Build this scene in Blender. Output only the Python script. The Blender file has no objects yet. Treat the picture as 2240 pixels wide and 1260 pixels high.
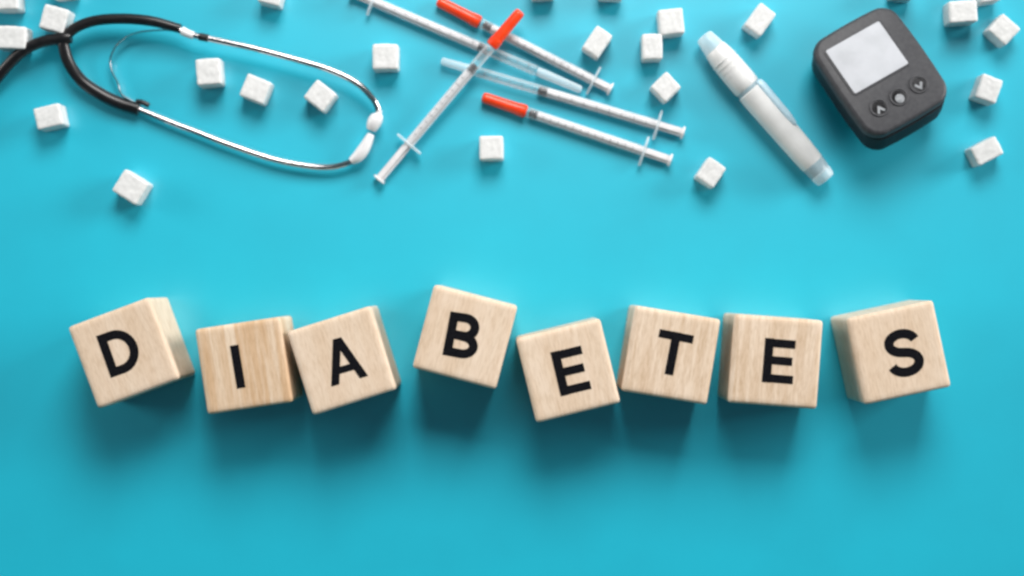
import bpy, bmesh, math, random
from mathutils import Vector, Matrix, noise

# ------------------------------------------------------------------ camera, light, exposure
SC = bpy.context.scene
COL = SC.collection
K = 0.00025            # metres on the paper for one photograph pixel
H = 0.88               # camera height above the paper
LENS = 36.0 * (H / K) / 2240.0

cam_d = bpy.data.cameras.new('camera')
cam = bpy.data.objects.new('camera', cam_d); COL.objects.link(cam)
cam.location = (0, 0, H); cam.rotation_euler = (0, 0, 0)
cam_d.lens = LENS; cam_d.sensor_width = 36; cam_d.clip_start = 0.01; cam_d.clip_end = 50
cam_d.dof.use_dof = True; cam_d.dof.focus_distance = H - 0.040; cam_d.dof.aperture_fstop = 2.4
SC.camera = cam

world = bpy.data.worlds.new('World'); SC.world = world; world.use_nodes = True
bg = world.node_tree.nodes['Background']
bg.inputs[0].default_value = (0.42, 0.84, 1.0, 1); bg.inputs[1].default_value = 0.12

def area(name, loc, target, sx, sy, power, color=(1, 1, 1), spread=180):
    d = bpy.data.lights.new(name, 'AREA'); d.shape = 'RECTANGLE'; d.size = sx; d.size_y = sy
    d.energy = power; d.color = color; d.spread = math.radians(spread)
    o = bpy.data.objects.new(name, d); COL.objects.link(o); o.location = loc
    o.rotation_euler = (Vector(target) - Vector(loc)).to_track_quat('-Z', 'Y').to_euler()
    return o
area('softbox', (0.12, 0.98, 0.95), (-0.05, -0.03, 0), 0.66, 0.66, 5.85, (1.0, 0.97, 0.945), 90)
area('side_softbox', (2.6, 0.9, 0.9), (0.0, 0.0, 0), 1.2, 1.0, 25.0, (1.0, 0.97, 0.945), 100)
area('left_fill', (-2.6, 0.7, 0.9), (0.0, 0.0, 0), 1.2, 1.0, 10.0, (1.0, 0.93, 0.88), 100)  # added weak fill lamp, brightens the left faces of the blocks

SC.view_settings.view_transform = 'Standard'; SC.view_settings.look = 'None'
SC.view_settings.gamma = 1.0; SC.view_settings.exposure = 0.0
SC.cycles.filter_width = 2.7
SC.cycles.use_denoising = True

# ------------------------------------------------------------------ helpers
def W(px, py, z=0.0):
    """the place at height z that a spot of the photograph shows"""
    f = K * (H - z) / H
    return Vector(((px - 1120) * f, (630 - py) * f, z))

def S(px, z=0.0): return px * K * (H - z) / H

def link(o, parent=None):
    COL.objects.link(o)
    if parent is not None: o.parent = parent
    return o

def tag(o, label, cat, group=None):
    o['label'] = label; o['category'] = cat
    if group: o['group'] = group
    return o

def mesh(name, verts, faces, mat, sharp=40):
    m = bpy.data.meshes.new(name); m.from_pydata([tuple(v) for v in verts], [], faces)
    bm = bmesh.new(); bm.from_mesh(m); bmesh.ops.recalc_face_normals(bm, faces=bm.faces); bm.to_mesh(m); bm.free()
    m.polygons.foreach_set('use_smooth', [True] * len(m.polygons))
    m.set_sharp_from_angle(angle=math.radians(sharp))
    m.materials.append(mat); m.update()
    return m

def part(name, vf, mat, parent, sharp=40):
    return link(bpy.data.objects.new(name, mesh(name, vf[0], vf[1], mat, sharp)), parent)

def empty(name, loc, rot=(0, 0, 0)):
    o = bpy.data.objects.new(name, None); o.empty_display_size = 0.01
    o.location = loc; o.rotation_euler = rot
    return link(o)

def loft(rings, cap=True):
    """rings: equal-length closed loops of points"""
    n = len(rings[0]); v = [p for r in rings for p in r]; f = []
    for i in range(len(rings) - 1):
        for j in range(n):
            a = i * n + j; b = i * n + (j + 1) % n
            f.append((a, b, b + n, a + n))
    if cap:
        f.append(tuple(range(n - 1, -1, -1))); f.append(tuple(range((len(rings) - 1) * n, len(rings) * n)))
    return v, f

def lathe_x(profile, z0, seg=24, y0=0.0, cap=True, sy=1.0, sz=1.0):
    return loft([[(x, y0 + sy * r * math.cos(2 * math.pi * j / seg), z0 + sz * r * math.sin(2 * math.pi * j / seg)) for j in range(seg)] for x, r in profile], cap)

def lathe_z(profile, x0, y0, seg=28, cap=True):
    return loft([[(x0 + r * math.cos(2 * math.pi * j / seg), y0 + r * math.sin(2 * math.pi * j / seg), z) for j in range(seg)] for r, z in profile], cap)

def rrect(w, h, r, z, dx=0.0, dy=0.0, n=8, bulge=0.0):
    pts = []
    for cx, cy, a0 in ((1, 1, 0), (-1, 1, 90), (-1, -1, 180), (1, -1, 270)):
        for i in range(n + 1):
            a = math.radians(a0 + 90 * i / n)
            x = cx * (w / 2 - r) + r * math.cos(a); y = cy * (h / 2 - r) + r * math.sin(a)
            pts.append([x, y])
    # extra points on the sides so the outline may bulge
    out = []
    for i, p in enumerate(pts):
        q = pts[(i + 1) % len(pts)]
        out.append(p)
        d = math.hypot(q[0] - p[0], q[1] - p[1])
        if d > r * 0.5:
            for t in (0.25, 0.5, 0.75): out.append([p[0] + (q[0] - p[0]) * t, p[1] + (q[1] - p[1]) * t])
    res = []
    for x, y in out:
        bx = bulge * (1 - (2 * y / h) ** 2); by = bulge * (1 - (2 * x / w) ** 2)
        res.append((dx + x + math.copysign(bx, x) * min(1, abs(2 * x / w)), dy + y + math.copysign(by, y) * min(1, abs(2 * y / h)), z))
    return res

def catmull(pts, per=10):
    P = [Vector(p) for p in pts]; P = [P[0] * 2 - P[1]] + P + [P[-1] * 2 - P[-2]]
    out = []
    for i in range(1, len(P) - 2):
        a, b, c, d = P[i - 1:i + 3]
        for s in range(per):
            t = s / per
            out.append(0.5 * ((2 * b) + (c - a) * t + (2 * a - 5 * b + 4 * c - d) * t * t + (3 * b - a - 3 * c + d) * t ** 3))
    out.append(P[-2]); return out

def sweep(path, radius, seg=14, flat=1.0):
    """radius: number or function of 0..1; flat squashes the section sideways"""
    rings = []; N = len(path)
    for i, p in enumerate(path):
        t = (path[min(i + 1, N - 1)] - path[max(i - 1, 0)]).normalized()
        side = t.cross(Vector((0, 0, 1))).normalized(); up = side.cross(t).normalized()
        r = radius(i / (N - 1)) if callable(radius) else radius
        rings.append([p + side * (r * flat * math.cos(2 * math.pi * j / seg)) + up * (r * math.sin(2 * math.pi * j / seg)) for j in range(seg)])
    return loft(rings)

def rounded_box(sx, sy, sz, r, n=6, rough=0.0, seed=0):
    """box standing on z=0 with rounded edges; rough shakes its skin a little"""
    bm = bmesh.new(); bmesh.ops.create_cube(bm, size=2.0)
    bmesh.ops.subdivide_edges(bm, edges=bm.edges[:], cuts=n, use_grid_fill=True)
    half = Vector((sx / 2, sy / 2, sz / 2))
    for v in bm.verts:
        p = Vector((v.co.x * half.x, v.co.y * half.y, v.co.z * half.z))
        # pull the grid lines next to an edge onto the edge's rounding
        q = Vector((max(-half[i] + r, min(half[i] - r, p[i])) for i in range(3)))
        d = p - q
        if d.length > 1e-9: p = q + d.normalized() * r
        if rough:
            s = Vector((seed * 3.1, seed * 1.7, seed * 2.3))
            p = p + p.normalized() * (rough * noise.noise(p * 420 + s) + 0.7 * rough * noise.noise(p * 1100 + s) + 1.4 * rough * noise.noise(p * 130 + s))
        v.co = p + Vector((0, 0, half.z))
    lo = min(v.co.z for v in bm.verts)
    for v in bm.verts: v.co.z -= lo
    bm.verts.ensure_lookup_table()
    vs = [v.co.copy() for v in bm.verts]; idx = {v: i for i, v in enumerate(bm.verts)}
    fs = [tuple(idx[v] for v in f.verts) for f in bm.faces]
    bm.free(); return vs, fs

# ------------------------------------------------------------------ materials
def mat(name, color, rough=0.5, spec=0.5, metal=0.0, **kw):
    m = bpy.data.materials.new(name); m.use_nodes = True
    b = m.node_tree.nodes['Principled BSDF']
    b.inputs['Base Color'].default_value = (*color, 1); b.inputs['Roughness'].default_value = rough
    b.inputs['Specular IOR Level'].default_value = spec; b.inputs['Metallic'].default_value = metal
    for k, v in kw.items(): b.inputs[k.replace('_', ' ')].default_value = v
    return m

def nd(m, t, **props):
    n = m.node_tree.nodes.new(t)
    for k, v in props.items(): setattr(n, k, v)
    return n

def varied(m, color, color2, scale, detail=4, stretch=(1, 1, 1), bump=0.0, bump_scale=None, lo=0.35, hi=0.65):
    """noise between two colours, with a fine relief, in the object's own coordinates"""
    L = m.node_tree.links.new; b = m.node_tree.nodes['Principled BSDF']
    tc = nd(m, 'ShaderNodeTexCoord'); mp = nd(m, 'ShaderNodeMapping'); mp.inputs['Scale'].default_value = stretch
    oi = nd(m, 'ShaderNodeObjectInfo'); ad = nd(m, 'ShaderNodeVectorMath', operation='MULTIPLY_ADD')
    ad.inputs[1].default_value = (1, 1, 1)
    L(tc.outputs['Object'], mp.inputs['Vector']); L(mp.outputs[0], ad.inputs[0]); L(oi.outputs['Random'], ad.inputs[2])
    nz = nd(m, 'ShaderNodeTexNoise'); nz.inputs['Scale'].default_value = scale; nz.inputs['Detail'].default_value = detail
    L(ad.outputs[0], nz.inputs['Vector'])
    rp = nd(m, 'ShaderNodeValToRGB'); rp.color_ramp.elements[0].position = lo; rp.color_ramp.elements[1].position = hi
    rp.color_ramp.elements[0].color = (*color, 1); rp.color_ramp.elements[1].color = (*color2, 1)
    L(nz.outputs['Fac'], rp.inputs['Fac']); L(rp.outputs['Color'], b.inputs['Base Color'])
    if bump:
        n2 = nd(m, 'ShaderNodeTexNoise'); n2.inputs['Scale'].default_value = bump_scale or scale * 3; n2.inputs['Detail'].default_value = 3
        L(ad.outputs[0], n2.inputs['Vector'])
        bp = nd(m, 'ShaderNodeBump'); bp.inputs['Strength'].default_value = 1.0; bp.inputs['Distance'].default_value = bump
        L(n2.outputs['Fac'], bp.inputs['Height']); L(bp.outputs['Normal'], b.inputs['Normal'])
    return m

M = {}
M['paper'] = varied(mat('blue_paper', (0, .4, .6), 0.36, 1.75), (0.0, 0.455, 0.612), (0.0, 0.480, 0.642), 22, 8, bump=0.00002, bump_scale=2500)
M['sugar'] = varied(mat('sugar', (.86, .85, .83), 0.55, 0.4), (0.66, 0.655, 0.645), (0.72, 0.715, 0.705), 520, 5, bump=0.00014, bump_scale=1500, lo=.4, hi=.6)
sb = M['sugar'].node_tree.nodes['Principled BSDF']
sb.inputs['Subsurface Weight'].default_value = 0.15; sb.inputs['Subsurface Radius'].default_value = (.002, .002, .002); sb.inputs['Subsurface Scale'].default_value = 1.0
M['ink'] = varied(mat('black_ink', (.01, .01, .012), 0.7, 0.04), (0.004, 0.004, 0.006), (0.009, 0.009, 0.011), 900)
M['rubber'] = varied(mat('black_rubber', (.02, .02, .022), 0.32, 0.5), (0.006, 0.005, 0.006), (0.012, 0.010, 0.011), 300, bump=0.00003, bump_scale=900)
M['chrome'] = varied(mat('chrome', (.8, .8, .8), 0.16, 0.5, 1.0), (0.56, 0.52, 0.52), (0.66, 0.615, 0.615), 300)
M['silicone'] = varied(mat('white_silicone', (.85, .84, .84), 0.35, 0.5), (0.70, 0.685, 0.69), (0.76, 0.745, 0.75), 300)
M['white_plastic'] = varied(mat('white_plastic', (.82, .82, .82), 0.32, 0.5), (0.66, 0.655, 0.645), (0.73, 0.725, 0.715), 120)
M['rod'] = varied(mat('rod_plastic', (.8, .8, .8), 0.4, 0.5), (0.70, 0.675, 0.68), (0.79, 0.765, 0.77), 200)
M['orange'] = varied(mat('orange_plastic', (.8, .06, .01), 0.35, 0.5), (0.82, 0.040, 0.005), (0.88, 0.062, 0.008), 200)
M['stopper'] = varied(mat('stopper_rubber', (.015, .012, .014), 0.45, 0.4), (0.012, 0.010, 0.012), (0.022, 0.018, 0.020), 400)
M['grey_case'] = varied(mat('grey_case', (.08, .08, .09), 0.5, 0.35), (0.036, 0.036, 0.041), (0.050, 0.050, 0.055), 500, bump=0.00003, bump_scale=1600)
M['black_case'] = varied(mat('black_case', (.01, .01, .012), 0.5, 0.15), (0.008, 0.008, 0.010), (0.014, 0.013, 0.016), 400)
M['lcd'] = varied(mat('lcd_glass', (.7, .72, .74), 0.45, 0.08), (0.43, 0.44, 0.465), (0.49, 0.50, 0.53), 90)
M['icon'] = varied(mat('light_grey_print', (.42, .44, .46), 0.5, 0.3), (0.20, 0.21, 0.225), (0.28, 0.29, 0.305), 500)
M['slider'] = varied(mat('pale_blue_plastic', (.5, .66, .74), 0.3, 0.5), (0.42, 0.60, 0.70), (0.50, 0.68, 0.76), 300)
M['print'] = varied(mat('dark_print', (.1, .1, .1), 0.5, 0.3), (0.10, 0.09, 0.10), (0.16, 0.14, 0.15), 500)
M['ring'] = varied(mat('grey_ring', (.3, .38, .42), 0.3, 0.5), (0.26, 0.36, 0.41), (0.32, 0.42, 0.46), 300)

def clear_plastic(name, tint, opacity, rough=0.12):
    m = mat(name, tint, rough, 0.6); L = m.node_tree.links.new
    b = m.node_tree.nodes['Principled BSDF']; out = m.node_tree.nodes['Material Output']
    tr = nd(m, 'ShaderNodeBsdfTransparent'); mx = nd(m, 'ShaderNodeMixShader')
    lw = nd(m, 'ShaderNodeLayerWeight'); lw.inputs['Blend'].default_value = 0.35
    ma = nd(m, 'ShaderNodeMath', operation='MULTIPLY_ADD', use_clamp=True)
    ma.inputs[1].default_value = 0.5; ma.inputs[2].default_value = opacity
    nz = nd(m, 'ShaderNodeTexNoise'); nz.inputs['Scale'].default_value = 250
    m2 = nd(m, 'ShaderNodeMath', operation='MULTIPLY_ADD'); m2.inputs[1].default_value = 0.1; m2.inputs[2].default_value = rough - 0.05
    L(nz.outputs['Fac'], m2.inputs[0]); L(m2.outputs[0], b.inputs['Roughness'])
    L(lw.outputs['Facing'], ma.inputs[0]); L(ma.outputs[0], mx.inputs[0])
    L(tr.outputs[0], mx.inputs[1]); L(b.outputs[0], mx.inputs[2]); L(mx.outputs[0], out.inputs['Surface'])
    return m
M['clear'] = clear_plastic('clear_plastic', (0.80, 0.85, 0.88), 0.055)
M['frosted'] = clear_plastic('frosted_plastic', (0.76, 0.86, 0.90), 0.40, 0.3)

def wood(name, stripe, speck, light, dark, sx=9.0):
    m = mat(name, light, 0.55, 0.3); L = m.node_tree.links.new; b = m.node_tree.nodes['Principled BSDF']
    tc = nd(m, 'ShaderNodeTexCoord'); oi = nd(m, 'ShaderNodeObjectInfo')
    off = nd(m, 'ShaderNodeVectorMath', operation='SCALE'); off.inputs['Scale'].default_value = 3.0
    cmb = nd(m, 'ShaderNodeCombineXYZ')
    for i in range(3): L(oi.outputs['Random'], cmb.inputs[i])
    L(cmb.outputs[0], off.inputs[0])
    ad = nd(m, 'ShaderNodeVectorMath', operation='ADD'); L(tc.outputs['Object'], ad.inputs[0]); L(off.outputs[0], ad.inputs[1])
    def nz(stretch, scale, detail, rgh=0.55, dist=0.0):
        mp = nd(m, 'ShaderNodeMapping'); mp.inputs['Scale'].default_value = stretch; L(ad.outputs[0], mp.inputs['Vector'])
        n = nd(m, 'ShaderNodeTexNoise'); n.inputs['Scale'].default_value = scale; n.inputs['Detail'].default_value = detail
        n.inputs['Roughness'].default_value = rgh; n.inputs['Distortion'].default_value = dist
        L(mp.outputs[0], n.inputs['Vector']); return n.outputs['Fac']
    bands = nz((1, 0.05, 0.5), sx * 22, 2, dist=0.3)
    fibre = nz((1, 0.16, 0.3), 1000, 5, 0.7)
    blot = nz((1, 0.6, 1), 60, 3)
    def ramp(fac, lo, hi, a, c):
        r = nd(m, 'ShaderNodeValToRGB'); r.color_ramp.elements[0].position = lo; r.color_ramp.elements[1].position = hi
        r.color_ramp.elements[0].color = a; r.color_ramp.elements[1].color = c; L(fac, r.inputs[0]); return r.outputs[0]
    def mul(a, c, f):
        x = nd(m, 'ShaderNodeMix', data_type='RGBA', blend_type='MULTIPLY'); x.inputs[0].default_value = f
        L(a, x.inputs[6]); L(c, x.inputs[7]); return x.outputs[2]
    ratio = tuple(dark[i] / light[i] for i in range(3))
    base = nd(m, 'ShaderNodeRGB'); base.outputs[0].default_value = (*light, 1)
    c = mul(base.outputs[0], ramp(bands, 0.40, 0.62, (*ratio, 1), (1, 1, 1, 1)), stripe)
    c = mul(c, ramp(fibre, 0.34, 0.56, (0.70, 0.62, 0.52, 1), (1, 1, 1, 1)), speck)
    c = mul(c, ramp(blot, 0.3, 0.7, (0.90, 0.87, 0.82, 1), (1, 1, 1, 1)), 0.7)
    L(c, b.inputs['Base Color'])
    bp = nd(m, 'ShaderNodeBump'); bp.inputs['Strength'].default_value = 0.5; bp.inputs['Distance'].default_value = 0.0002
    L(fibre, bp.inputs['Height']); L(bp.outputs[0], b.inputs['Normal'])
    return m
LIGHT, DARK = (0.76, 0.61, 0.48), (0.60, 0.41, 0.26)
M['wood_plain'] = wood('pale_wood', 0.28, 0.5, LIGHT, DARK, 7)
M['wood_fine'] = wood('fine_striped_wood', 0.6, 0.6, LIGHT, (0.61, 0.44, 0.30), 16)
M['wood_bold'] = wood('bold_striped_wood', 1.0, 0.5, (0.76, 0.61, 0.47), (0.62, 0.42, 0.26), 9)

# ------------------------------------------------------------------ the surface
tab = link(bpy.data.objects.new('tabletop', mesh('tabletop', [(-3, -3, 0), (3, -3, 0), (3, 3, 0), (-3, 3, 0)], [(0, 1, 2, 3)], M['paper'])))
tab['kind'] = 'structure'

# ------------------------------------------------------------------ letter blocks
def stroke(pts, w, closed=False):
    P = [Vector((p[0], p[1])) for p in pts]; n = len(P); Lf, Rt = [], []
    for i in range(n):
        if closed: a, c = P[i - 1], P[(i + 1) % n]
        else: a, c = P[max(i - 1, 0)], P[min(i + 1, n - 1)]
        d1 = (P[i] - a); d2 = (c - P[i])
        d1 = d1.normalized() if d1.length > 1e-9 else d2.normalized()
        d2 = d2.normalized() if d2.length > 1e-9 else d1
        n1 = Vector((-d1.y, d1.x)); n2 = Vector((-d2.y, d2.x)); m = (n1 + n2)
        m = m.normalized(); k = 1 / max(0.4, m.dot(n1))
        Lf.append(P[i] + m * (w / 2 * k)); Rt.append(P[i] - m * (w / 2 * k))
    q = []
    for i in range(n if closed else n - 1):
        j = (i + 1) % n; q.append([Lf[i], Lf[j], Rt[j], Rt[i]])
    return q

def arc(cx, cy, rx, ry, a0, a1, n=18):
    return [(cx + rx * math.cos(math.radians(a0 + (a1 - a0) * i / n)), cy + ry * math.sin(math.radians(a0 + (a1 - a0) * i / n))) for i in range(n + 1)]

w = 0.20; h2 = w / 2
GLYPH = {
    'D': (0.80, [stroke([(h2, h2)] + arc(0.33, 0.5, 0.38, 0.5 - h2, -90, 90) + [(h2, 1 - h2)], w, True)]),
    'I': (w, [stroke([(h2, 0), (h2, 1)], w)]),
    'A': (0.86, [[[(0, 0), (.19, 0), (.525, 1), (.335, 1)]], [[(.86, 0), (.67, 0), (.335, 1), (.525, 1)]], [[(.16, .22), (.70, .22), (.65, .375), (.21, .375)]]]),
    'B': (0.74, [stroke([(h2, h2)] + arc(0.40, 0.295, 0.255, 0.295 - h2, -90, 90) + [(h2, 0.503)], w, True),
                 stroke([(h2, 0.503)] + arc(0.38, 0.7075, 0.23, 0.205, -90, 90) + [(h2, 1 - h2)], w, True)]),
    'E': (0.70, [stroke([(h2, 0), (h2, 1)], w), stroke([(h2, h2), (.70, h2)], w * .93), stroke([(h2, .51), (.65, .51)], w * .93), stroke([(h2, 1 - h2), (.69, 1 - h2)], w * .93)]),
    'T': (0.80, [stroke([(0, 1 - h2), (.80, 1 - h2)], w * .95), stroke([(.40, 1), (.40, 0)], w)]),
    'S': (0.76, [stroke(arc(.38, .715, .285, .2, 12, 258) + arc(.38, .295, .30, .21, 78, -165), w)]),
}
def glyph_mesh(ch, cap, z):
    wd, groups = GLYPH[ch]; v, f = [], []
    for gi, g in enumerate(groups):
        t = 0.00012 + 0.00003 * gi
        for quad in g:
            b0 = len(v)
            for zz in (z - 0.0002, z + t):
                for p in quad: v.append(((p[0] - wd / 2) * cap, (p[1] - 0.5) * cap, zz))
            f += [(b0 + 3, b0 + 2, b0 + 1, b0), (b0 + 4, b0 + 5, b0 + 6, b0 + 7)]
            for j in range(4): f.append((b0 + j, b0 + (j + 1) % 4, b0 + 4 + (j + 1) % 4, b0 + 4 + j))
    return v, f

BH = 0.0455
BLOCKS = [  # letter, face centre px, size px, turn, letter centre px, letter height px, letter turn, wood, label
    ('D', (270, 772), 191, 20.5, (263, 768), 97, 19.5, 'wood_plain', 'pale wooden block with black letter D, first in the row'),
    ('I', (533, 800), 189, 8.5, (520, 802), 95, 9.5, 'wood_bold', 'wooden block with black letter I and bold brown grain stripes'),
    ('A', (747, 789), 192, 17.5, (751, 787), 98, 16.5, 'wood_plain', 'pale wooden block with black letter A'),
    ('B', (1017, 737), 189, -14.8, (1012, 735), 97, -11, 'wood_plain', 'pale wooden block with black letter B, highest in the row'),
    ('E', (1243, 811), 190, 13.8, (1249, 811), 99, 13.5, 'wood_plain', 'pale wooden block with black letter E between the B and T blocks'),
    ('T', (1468, 777), 190, -9.4, (1472, 773), 95, -11, 'wood_fine', 'wooden block with black letter T'),
    ('E', (1697, 791), 195, -4.3, (1704, 790), 97, -4.8, 'wood_fine', 'fine striped wooden block with black letter E between T and S blocks'),
    ('S', (1967, 771), 194, 12, (1977, 772), 102, 10, 'wood_plain', 'wooden block with black letter S, last in the row'),
]
for ch, c, size, rot, lc, cap, lrot, wd, lab in BLOCKS:
    s = S(size, BH)
    o = link(bpy.data.objects.new('letter_block', mesh('letter_block', *rounded_box(s, s, BH, 0.0016, 24), M[wd], 60)))
    p = W(*c, BH); o.location = (p.x, p.y, 0); o.rotation_euler = (0, 0, math.radians(rot))
    tag(o, lab, 'letter block', 'letter blocks spelling a word')
    l = part('letter', glyph_mesh(ch, S(cap, BH), BH), M['ink'], o)
    d = W(*lc, BH) - p; a = math.radians(-rot)
    l.location = (d.x * math.cos(a) - d.y * math.sin(a), d.x * math.sin(a) + d.y * math.cos(a), 0)
    l.rotation_euler = (0, 0, math.radians(lrot - rot))

# ------------------------------------------------------------------ sugar cubes
CUBES = [  # centre of the top face px, width, depth, turn, label
    (12, -4, 54, 50, 2, 'sugar cube cut off by the top left corner of the photo'),
    (118, 41, 55, 54, -15, 'sugar cube just above the fork of the black stethoscope tube'),
    (24, 82, 66, 50, -2, 'sugar cube at the left edge just above the black stethoscope tube'),
    (106, 255, 58, 48, 13, 'sugar cube below the black stethoscope tube near the left edge'),
    (285, 409, 62, 56, -32, 'lone sugar cube on bare blue paper below the stethoscope, lowest on the left'),
    (456, 157, 54, 58, 5, 'sugar cube inside the stethoscope loop, nearest the black rubber tubes'),
    (558, 194, 56, 52, -22, 'middle one of three sugar cubes inside the stethoscope loop'),
    (700, 209, 54, 50, -38, 'sugar cube inside the stethoscope loop, nearest the white ear tips'),
    (843, 124, 56, 56, 0, 'square-on sugar cube between the stethoscope bend and the syringes'),
    (592, -14, 50, 46, -14, 'sugar cube cut by the top edge above the upper metal ear tube'),
    (1187, -30, 50, 50, 3, 'sugar cube at the top edge nearest the raised orange syringe cap'),
    (1338, -29, 52, 50, -4, 'sugar cube at the top edge above the tilted oblong cube'),
    (1469, 47, 54, 56, 6, 'upper one of two sugar cubes touching at their corners'),
    (1307, 91, 42, 60, -34, 'tilted oblong sugar cube above the syringe thumb rests'),
    (1427, 102, 44, 56, 1, 'lower one of two sugar cubes touching at their corners'),
    (1457, 190, 49, 48, 44, 'diamond-turned sugar cube above the flange of the clear capped syringe'),
    (1664, 42, 44, 62, -36, 'oblong sugar cube between the tip of the white pen and the meter'),
    (1556, 377, 46, 54, -34, 'sugar cube beside the lower end of the white pen, right of the syringes'),
    (1075, 323, 52, 52, 1, 'square-on sugar cube below the orange cap of the lowest syringe'),
    (2107, 25, 62, 48, 4, 'sugar cube touching a cut-off cube at the top edge right of the meter'),
    (2165, -19, 44, 46, 8, 'cut-off sugar cube at the top edge near the top right corner'),
    (2198, 64, 52, 50, -42, 'diamond-turned sugar cube at the right edge near the top right corner'),
    (2164, 194, 48, 55, -20, 'sugar cube right of the meter buttons'),
    (2160, 330, 62, 44, 28, 'lowest sugar cube on the right, below and right of the meter'),
    (1977, -27, 48, 46, -6, 'sugar cube at the top edge just above the meter'),
    (135, -32, 50, 50, 8, 'sugar cube at the top edge above the fork of the stethoscope'),
]
SH = 0.0132
variants = [mesh('sugar_cube', *rounded_box(0.0132, 0.0132, SH, 0.0011, 17, 0.00019, s), M['sugar'], 80) for s in range(6)]
random.seed(5)
for i, (cx, cy, sw, sd, rot, lab) in enumerate(CUBES):
    o = bpy.data.objects.new('sugar_cube', variants[i % 6]); link(o)
    p = W(cx, cy, SH); o.location = (p.x, p.y, 0)
    o.scale = (S(sw, SH) / 0.0132, S(sd, SH) / 0.0132, random.uniform(0.95, 1.04))
    o.rotation_euler = (0, 0, math.radians(rot))
    tag(o, lab, 'sugar cube', 'sugar cubes scattered over the paper')

# ------------------------------------------------------------------ syringes
AX = 0.0037       # height of a lying syringe's axis
def syringe(tip, thumb, cap_px, stopper_px, flange_px, orange, label, tilt=0.0, rod_mat='rod', hub_px=0):
    z_t = AX
    a = W(*tip, z_t); b = W(*thumb, z_t)
    L = (b - a).length; ang = math.atan2(b.y - a.y, b.x - a.x)
    px = lambda q: q * K * (H - AX) / H
    root = empty('syringe', (a.x, a.y, L * math.tan(tilt)), (0, tilt, ang))
    tag(root, label, 'syringe', 'insulin syringes lying across each other')
    cl, st, fl = px(cap_px), px(stopper_px), px(flange_px)
    R = 0.00285
    if orange:
        prof = [(0.0, .0012), (.0002, .0022), (.0008, .0027), (.002, .0029), (cl * .55, .0031), (cl * .80, .0032), (cl * .81, .0035), (cl * .96, .0035), (cl * .985, .0033), (cl, .0024)]
        part('cap', lathe_x(prof, AX), M['orange'], root)
    else:
        prof = [(0.0, .0009), (.0003, .0017), (.001, .0021), (cl * .6, .0024), (cl * .8, .0026), (cl, .0024)]
        part('cap', lathe_x(prof, AX), M['frosted'], root)
    # clear barrel, open at the flange end
    bx0 = cl - 0.0008
    barrel = part('barrel', lathe_x([(bx0, .0012), (bx0 + .0008, .0024), (bx0 + .002, R), (fl, R), (fl, R - .00045), (bx0 + .0022, R - .00045)], AX, 28, cap=False), M['clear'], root)
    ticks_v, ticks_f = [], []
    n = 14
    for i in range(n):
        x = bx0 + .006 + (fl - bx0 - .012) * i / (n - 1); half = 0.62 if i % 5 else 1.0
        b0 = len(ticks_v); m_ = 6
        for j in range(m_ + 1):
            t = math.radians(100) + half * (j / m_ - .5)
            for xx in (x, x + .00028):
                ticks_v.append((xx, (R + .00003) * math.cos(t), AX + (R + .00003) * math.sin(t)))
        for j in range(m_): ticks_f.append((b0 + 2 * j, b0 + 2 * j + 1, b0 + 2 * j + 3, b0 + 2 * j + 2))
    mk = part('graduation_marks', (ticks_v, ticks_f), M['print'], barrel)
    # finger flange: an oval plate across the barrel
    prof = []
    for x in (fl, fl + .0002, fl + .0010, fl + .0012):
        k = 1.0 if x not in (fl, fl + .0012) else .97
        prof.append([(x, .0084 * k * math.copysign(abs(math.cos(t)) ** .8, math.cos(t)), AX + .0034 * k * math.sin(t)) for t in [2 * math.pi * j / 32 for j in range(32)]])
    part('finger_flange', loft(prof), M['frosted'], root)
    # stopper, rod, thumb rest
    part('stopper', lathe_x([(st, .0008), (st + .0008, .0022), (st + .0012, .00238), (st + .0022, .00238), (st + .0025, .0021), (st + .0033, .0021), (st + .0036, .00238), (st + .0049, .00238)], AX), M['stopper'], root)
    rod = []
    x0, x1 = st + .0050, L - .0011
    for x in (x0, x1):     # cross-shaped rod
        t_, r_ = .00085, .00225
        rod.append([(x, yy, AX + zz) for yy, zz in ((r_, -t_), (r_, t_), (t_, t_), (t_, r_), (-t_, r_), (-t_, t_), (-r_, t_), (-r_, -t_), (-t_, -t_), (-t_, -r_), (t_, -r_), (t_, -t_))])
    part('plunger_rod', loft(rod), M[rod_mat], root)
    part('thumb_rest', lathe_x([(L - .0012, .0030), (L - .0010, .0036), (L - .0002, .0036), (L, .0032)], AX), M['rod'], root)
    return root

d = lambda a, b: math.hypot(b[0] - a[0], b[1] - a[1])
t2, e2 = (957, 2), (1337, 196)
syringe(t2, e2, d(t2, (1050, 50)), d(t2, (1056, 54)), d(t2, (1297, 174)), True, 'orange capped syringe lying topmost, behind the crossing one, cap at the top edge')
t1, e1 = (1272, 197), (768, -17)
syringe(t1, e1, d(t1, (1175, 157)), d(t1, (1066, 106)), d(t1, (818, 4)), False, 'syringe with its plunger end cut off by the top edge, no orange cap')
t4, e4 = (965, 133), (1496, 291)
syringe(t4, e4, d(t4, (1040, 156)), d(t4, (1176, 198)), d(t4, (1436, 273)), False, 'syringe with a clear cap, plunger half pulled out, under the crossing one')
t5, e5 = (1055, 212), (1468, 351)
syringe(t5, e5, d(t5, (1152, 245)), d(t5, (1156, 247)), d(t5, (1406, 330)), True, 'lowest orange capped syringe, lying above a square-on sugar cube')
t3, e3 = (1140, 30), (828, 394)
syringe(t3, e3, d(t3, (1077, 106)), d(t3, (1042, 145)), d(t3, (897, 314)), True, 'orange capped syringe lying crosswise on top of the other syringes', tilt=math.radians(4.4))

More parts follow.
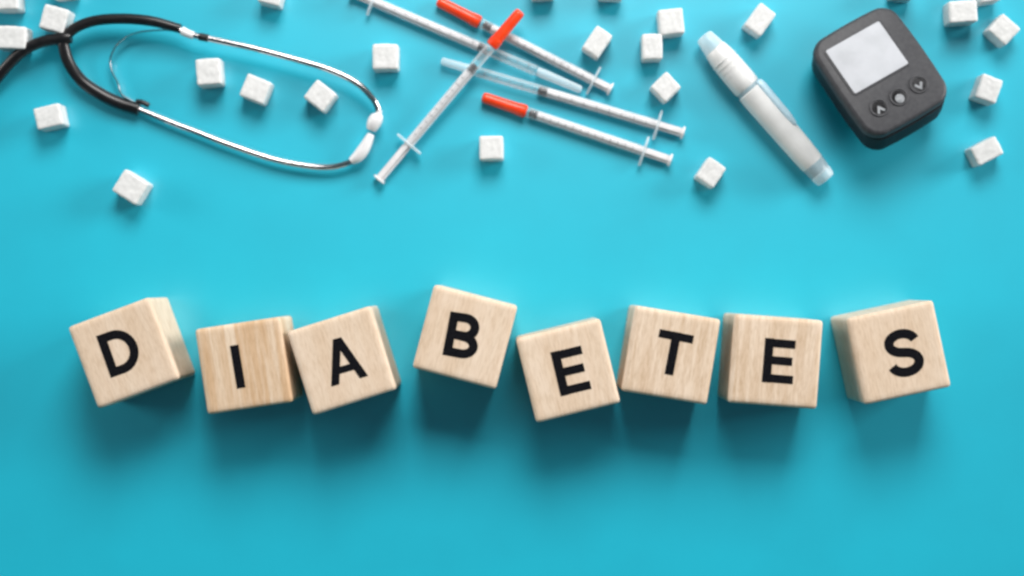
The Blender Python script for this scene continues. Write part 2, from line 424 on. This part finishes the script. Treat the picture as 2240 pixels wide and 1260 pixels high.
# ------------------------------------------------------------------ stethoscope
st = empty('stethoscope', W(300, 200))
tag(st, 'stethoscope with black rubber tubing, chrome ear tubes and white ear tips', 'stethoscope')
O = st.location
def path(pts, per=10):
    return [p - O for p in catmull([W(x, y, z) for x, y, z in pts], per)]
part('rubber_tube', sweep(path([(-90, 300, .0034), (-40, 215, .0045), (2, 160, .007), (45, 116, .0095), (90, 92, .0108), (142, 84, .0108)]), .0031), M['rubber'], st)
part('rubber_tube', sweep(path([(142, 84, .0108), (152, 71, .0108), (175, 56, .0108), (215, 44, .0110), (275, 41, .0112), (335, 47, .0112), (395, 63, .0108)]), lambda t: .0029 if t < .8 else .0029 - .0004 * (t - .8) * 5), M['rubber'], st)
part('rubber_tube', sweep(path([(139, 80, .0108), (140, 104, .0100), (152, 140, .0085), (180, 178, .0065), (222, 207, .0050), (262, 226, .0042), (304, 239, .0038)]), lambda t: .0031 + .0005 * t), M['rubber'], st)
part('tube_fork', sweep(path([(122, 87, .0108), (140, 84, .0108), (156, 82, .0108)]), lambda t: .0031 + .0006 * math.sin(math.pi * t)), M['rubber'], st)
up = path([(385, 61, .0108), (412, 74, .0106), (470, 87, .0105), (560, 107, .0105), (650, 131, .0105), (722, 153, .0104), (778, 180, .0100), (812, 212, .0092), (826, 236, .0083), (828, 250, .0078)])
lo = path([(290, 233, .0038), (330, 250, .0040), (385, 272, .0042), (430, 289, .0044), (500, 316, .0046), (600, 349, .0050), (680, 364, .0052), (728, 365, .0053), (768, 354, .0054), (786, 341, .0056)])
part('ear_tube', sweep(up, .00172), M['chrome'], st)
part('ear_tube', sweep(lo, .00172), M['chrome'], st)
part('tube_collar', sweep(path([(398, 67, .0107), (410, 73, .0106), (424, 78, .0106)]), lambda t: .0024 - .0003 * t), M['silicone'], st)
part('tube_collar', sweep(path([(436, 80, .01055), (447, 82, .01055), (456, 84, .01055)]), .0021), M['rubber'], st)
part('tube_collar', sweep(path([(298, 222, .0046), (312, 224, .0046), (326, 231, .0045)]), .0014), M['rubber'], st)
spr = path([(400, 68, .0095), (345, 66, .0085), (292, 74, .0070), (258, 97, .0060), (242, 128, .0052), (245, 155, .0048), (258, 182, .0046), (268, 208, .0046), (306, 230, .0045)])
part('spring', sweep(spr, .0011, 10, 0.55), M['chrome'], st)
def tip_r(t):
    return .0018 + .0021 * math.sin(math.pi * min(1, max(0, (t - .25) / .78))) ** .6
part('ear_tip', sweep(path([(829, 240, .0081), (827, 252, .0078), (819, 267, .0074), (811, 285, .0068)], 8), tip_r, 20), M['silicone'], st)
part('ear_tip', sweep(path([(768, 353, .0055), (784, 341, .0058), (798, 322, .0062), (812, 293, .0066)], 8), lambda t: .0018 + .0016 * math.sin(math.pi * min(1, t * .98 + .02)) ** .8, 20), M['silicone'], st)

# ------------------------------------------------------------------ lancing pen
PZ = 0.0080
a, b = W(1538, 78, PZ), W(1808, 394, PZ)
PL = (b - a).length
pen = empty('lancing_pen', (a.x, a.y, 0), (0, 0, math.atan2(b.y - a.y, b.x - a.x)))
tag(pen, 'white finger pricking pen with a clear tip lying between syringes and meter', 'lancing pen')
f = lambda t: t * PL
part('tip', lathe_x([(0, .0024), (f(.004), .0044), (f(.012), .0052), (f(.05), .0058), (f(.115), .0068), (f(.125), .0066)], PZ, 32, sy=.94, sz=.94), M['frosted'], pen)
part('front_cap', lathe_x([(f(.09), .0060), (f(.098), .0068), (f(.15), .0076), (f(.22), .0080), (f(.30), .0082), (f(.352), .0081), (f(.36), .0076)], PZ, 36, sy=.94, sz=.94), M['white_plastic'], pen)
part('ring', lathe_x([(f(.355), .0073), (f(.362), .0076), (f(.378), .0076), (f(.385), .0073)], PZ, 36, sy=.94, sz=.94), M['ring'], pen)
part('body', lathe_x([(f(.38), .0074), (f(.386), .0081), (f(.44), .0082), (f(.60), .0079), (f(.78), .0075), (f(.88), .0071), (f(.889), .0066)], PZ, 36, sy=.94, sz=.94), M['white_plastic'], pen)
part('release_window', lathe_x([(f(.885), .0064), (f(.89), .0069), (f(.93), .0066), (f(.952), .0060)], PZ, 32, sy=.94, sz=.94), M['ring'], pen)
part('end_plunger', lathe_x([(f(.945), .0058), (f(.95), .0064), (f(.985), .0060), (f(.997), .0052), (f(1.0), .0034)], PZ, 32, sy=.94, sz=.94), M['frosted'], pen)
# raised slider along the upper right flank
sl = []
for t, k in ((.365, .4), (.375, .85), (.40, 1), (.60, .9), (.66, .6), (.675, .2)):
    ring_ = []
    for j in range(16):
        g = 2 * math.pi * j / 16
        u = .0022 * k * math.cos(g); v_ = .0030 * k * math.sin(g)
        ang = math.radians(38); rr = .0075
        ring_.append((f(t), (rr + u) * math.cos(ang) - v_ * math.sin(ang), PZ + (rr + u) * math.sin(ang) + v_ * math.cos(ang)))
    sl.append(ring_)
part('slider', loft(sl), M['slider'], pen)
gr_v, gr_f = [], []
for i, t in enumerate((.17, .20, .23, .26)):       # grip ridges
    r0 = .0081
    rib = lathe_x([(f(t) - .0005, r0 - .0006), (f(t) - .0002, r0 + .00012), (f(t) + .0002, r0 + .00012), (f(t) + .0005, r0 - .0006)], PZ, 36, sy=.94, sz=.94)
    part('grip_ridge', rib, M['white_plastic'], pen)

# ------------------------------------------------------------------ glucose meter
# leans on the foot under its lower end, so its face tips towards the top of the picture
MZ = 0.031
c = W(1930, 151, MZ)
meter = empty('glucose_meter', (c.x, c.y, 0))
meter.rotation_euler = (Matrix.Rotation(math.radians(-15), 3, 'X') @ Matrix.Rotation(math.radians(30.5), 3, 'Z')).to_euler()
tag(meter, 'dark grey blood glucose meter with a pale blank screen and three buttons', 'glucose meter')
m = lambda q: S(q, MZ)
def body_ring(wd, ht, r, z, dy=0.0): return rrect(m(wd), m(ht), m(r), z, 0, m(dy), 8, m(5))
T = 0.021
F = -T      # the face is at 0 so that the empty's turn keeps it in place
mparts = []
def mp(name, vf, mt, par=None):
    o = part(name, vf, mt, par or meter); mparts.append(o); return o
mp('lower_shell', loft([body_ring(178, 232, 34, F + 0.0, -6), body_ring(190, 244, 38, F + .0008, -7), body_ring(202, 260, 34, F + .003, -9), body_ring(207, 261, 36, F + .008, -7), body_ring(209, 256, 36, F + .0150, -3), body_ring(207, 253, 35, F + .0152, -3)]), M['black_case'])
mp('upper_case', loft([body_ring(206, 250, 35, F + .0150), body_ring(212, 255, 36, F + .0155), body_ring(212, 255, 36, F + .0180), body_ring(209, 252, 35, F + .0196), body_ring(203, 246, 33, F + .0206), body_ring(193, 236, 28, F + .02095)]), M['grey_case'])
SX, SY = -11, 40
mp('screen_bezel', loft([rrect(m(152), m(127), m(9), -.0004, m(SX), m(SY)), rrect(m(152), m(127), m(9), .00022, m(SX), m(SY)), rrect(m(148), m(123), m(8), .0004, m(SX), m(SY))]), M['grey_case'])
mp('screen', loft([rrect(m(141), m(117), m(4), 0, m(SX), m(SY)), rrect(m(141), m(117), m(4), .0005, m(SX), m(SY)), rrect(m(139), m(115), m(3), .00055, m(SX), m(SY))]), M['lcd'])
for i, (bx, by) in enumerate(((-54, -72), (-3, -73), (51, -71))):
    x, y = m(bx), m(by)
    rim = mp('button', lathe_z([(m(21), -.0003), (m(21), .0003), (m(20), .0006), (m(18), .0006), (m(17), .0003), (m(16.5), .0001)], x, y), M['grey_case'])
    o = part('button_face', lathe_z([(m(17.5), -.0002), (m(17.5), .00002), (m(15.5), .00010)], x, y), M['black_case'], rim)
    if i == 1:
        part('button_symbol', lathe_z([(m(10.5), -.0001), (m(10.5), .0003), (m(9), .00045), (m(4), .0005)], x, y - m(4)), M['icon'], rim)
    else:
        s_ = 1 if i == 0 else -1
        q = stroke([(-8, -7 * s_), (0, 5 * s_), (8, -7 * s_)], 5.5)
        v, fc = [], []
        for quad in q:
            b0 = len(v)
            for zz in (-.0001, .0003):
                for pnt in quad: v.append((x + m(pnt[0]), y - m(4) + m(pnt[1]), zz))
            fc += [(b0 + 3, b0 + 2, b0 + 1, b0), (b0 + 4, b0 + 5, b0 + 6, b0 + 7)]
            for j in range(4): fc.append((b0 + j, b0 + (j + 1) % 4, b0 + 4 + (j + 1) % 4, b0 + 4 + j))
        part('button_symbol', (v, fc), M['icon'], rim)
mp('strip_port', loft([rrect(m(58), m(9), m(3), F + .0060, 0, m(-135)), rrect(m(58), m(9), m(3), F + .0088, 0, m(-135))]), M['black_case'])
RM = meter.rotation_euler.to_matrix()
low = min((RM @ v.co).z for o in mparts for v in o.data.vertices)
meter.location.z = -low
# hinged foot under the lower end, reaching down to the paper
foot_top = Vector((0, m(-70), F + .001)); inv = RM.inverted()
down = inv @ Vector((0, 0, -1)); reach = (RM @ foot_top).z - low
a0 = foot_top; a1 = foot_top + down * reach
ring_at = lambda p, k: [tuple(p + Vector((q[0], q[1], 0)) * 1.0) for q in [(x * k, y * k) for x, y, _ in rrect(m(90), m(16), m(6), 0)]]
part('rear_foot', loft([ring_at(a0, 1.0), ring_at(a0.lerp(a1, .5), .96), ring_at(a0.lerp(a1, .9), .92)]), M['black_case'], meter)
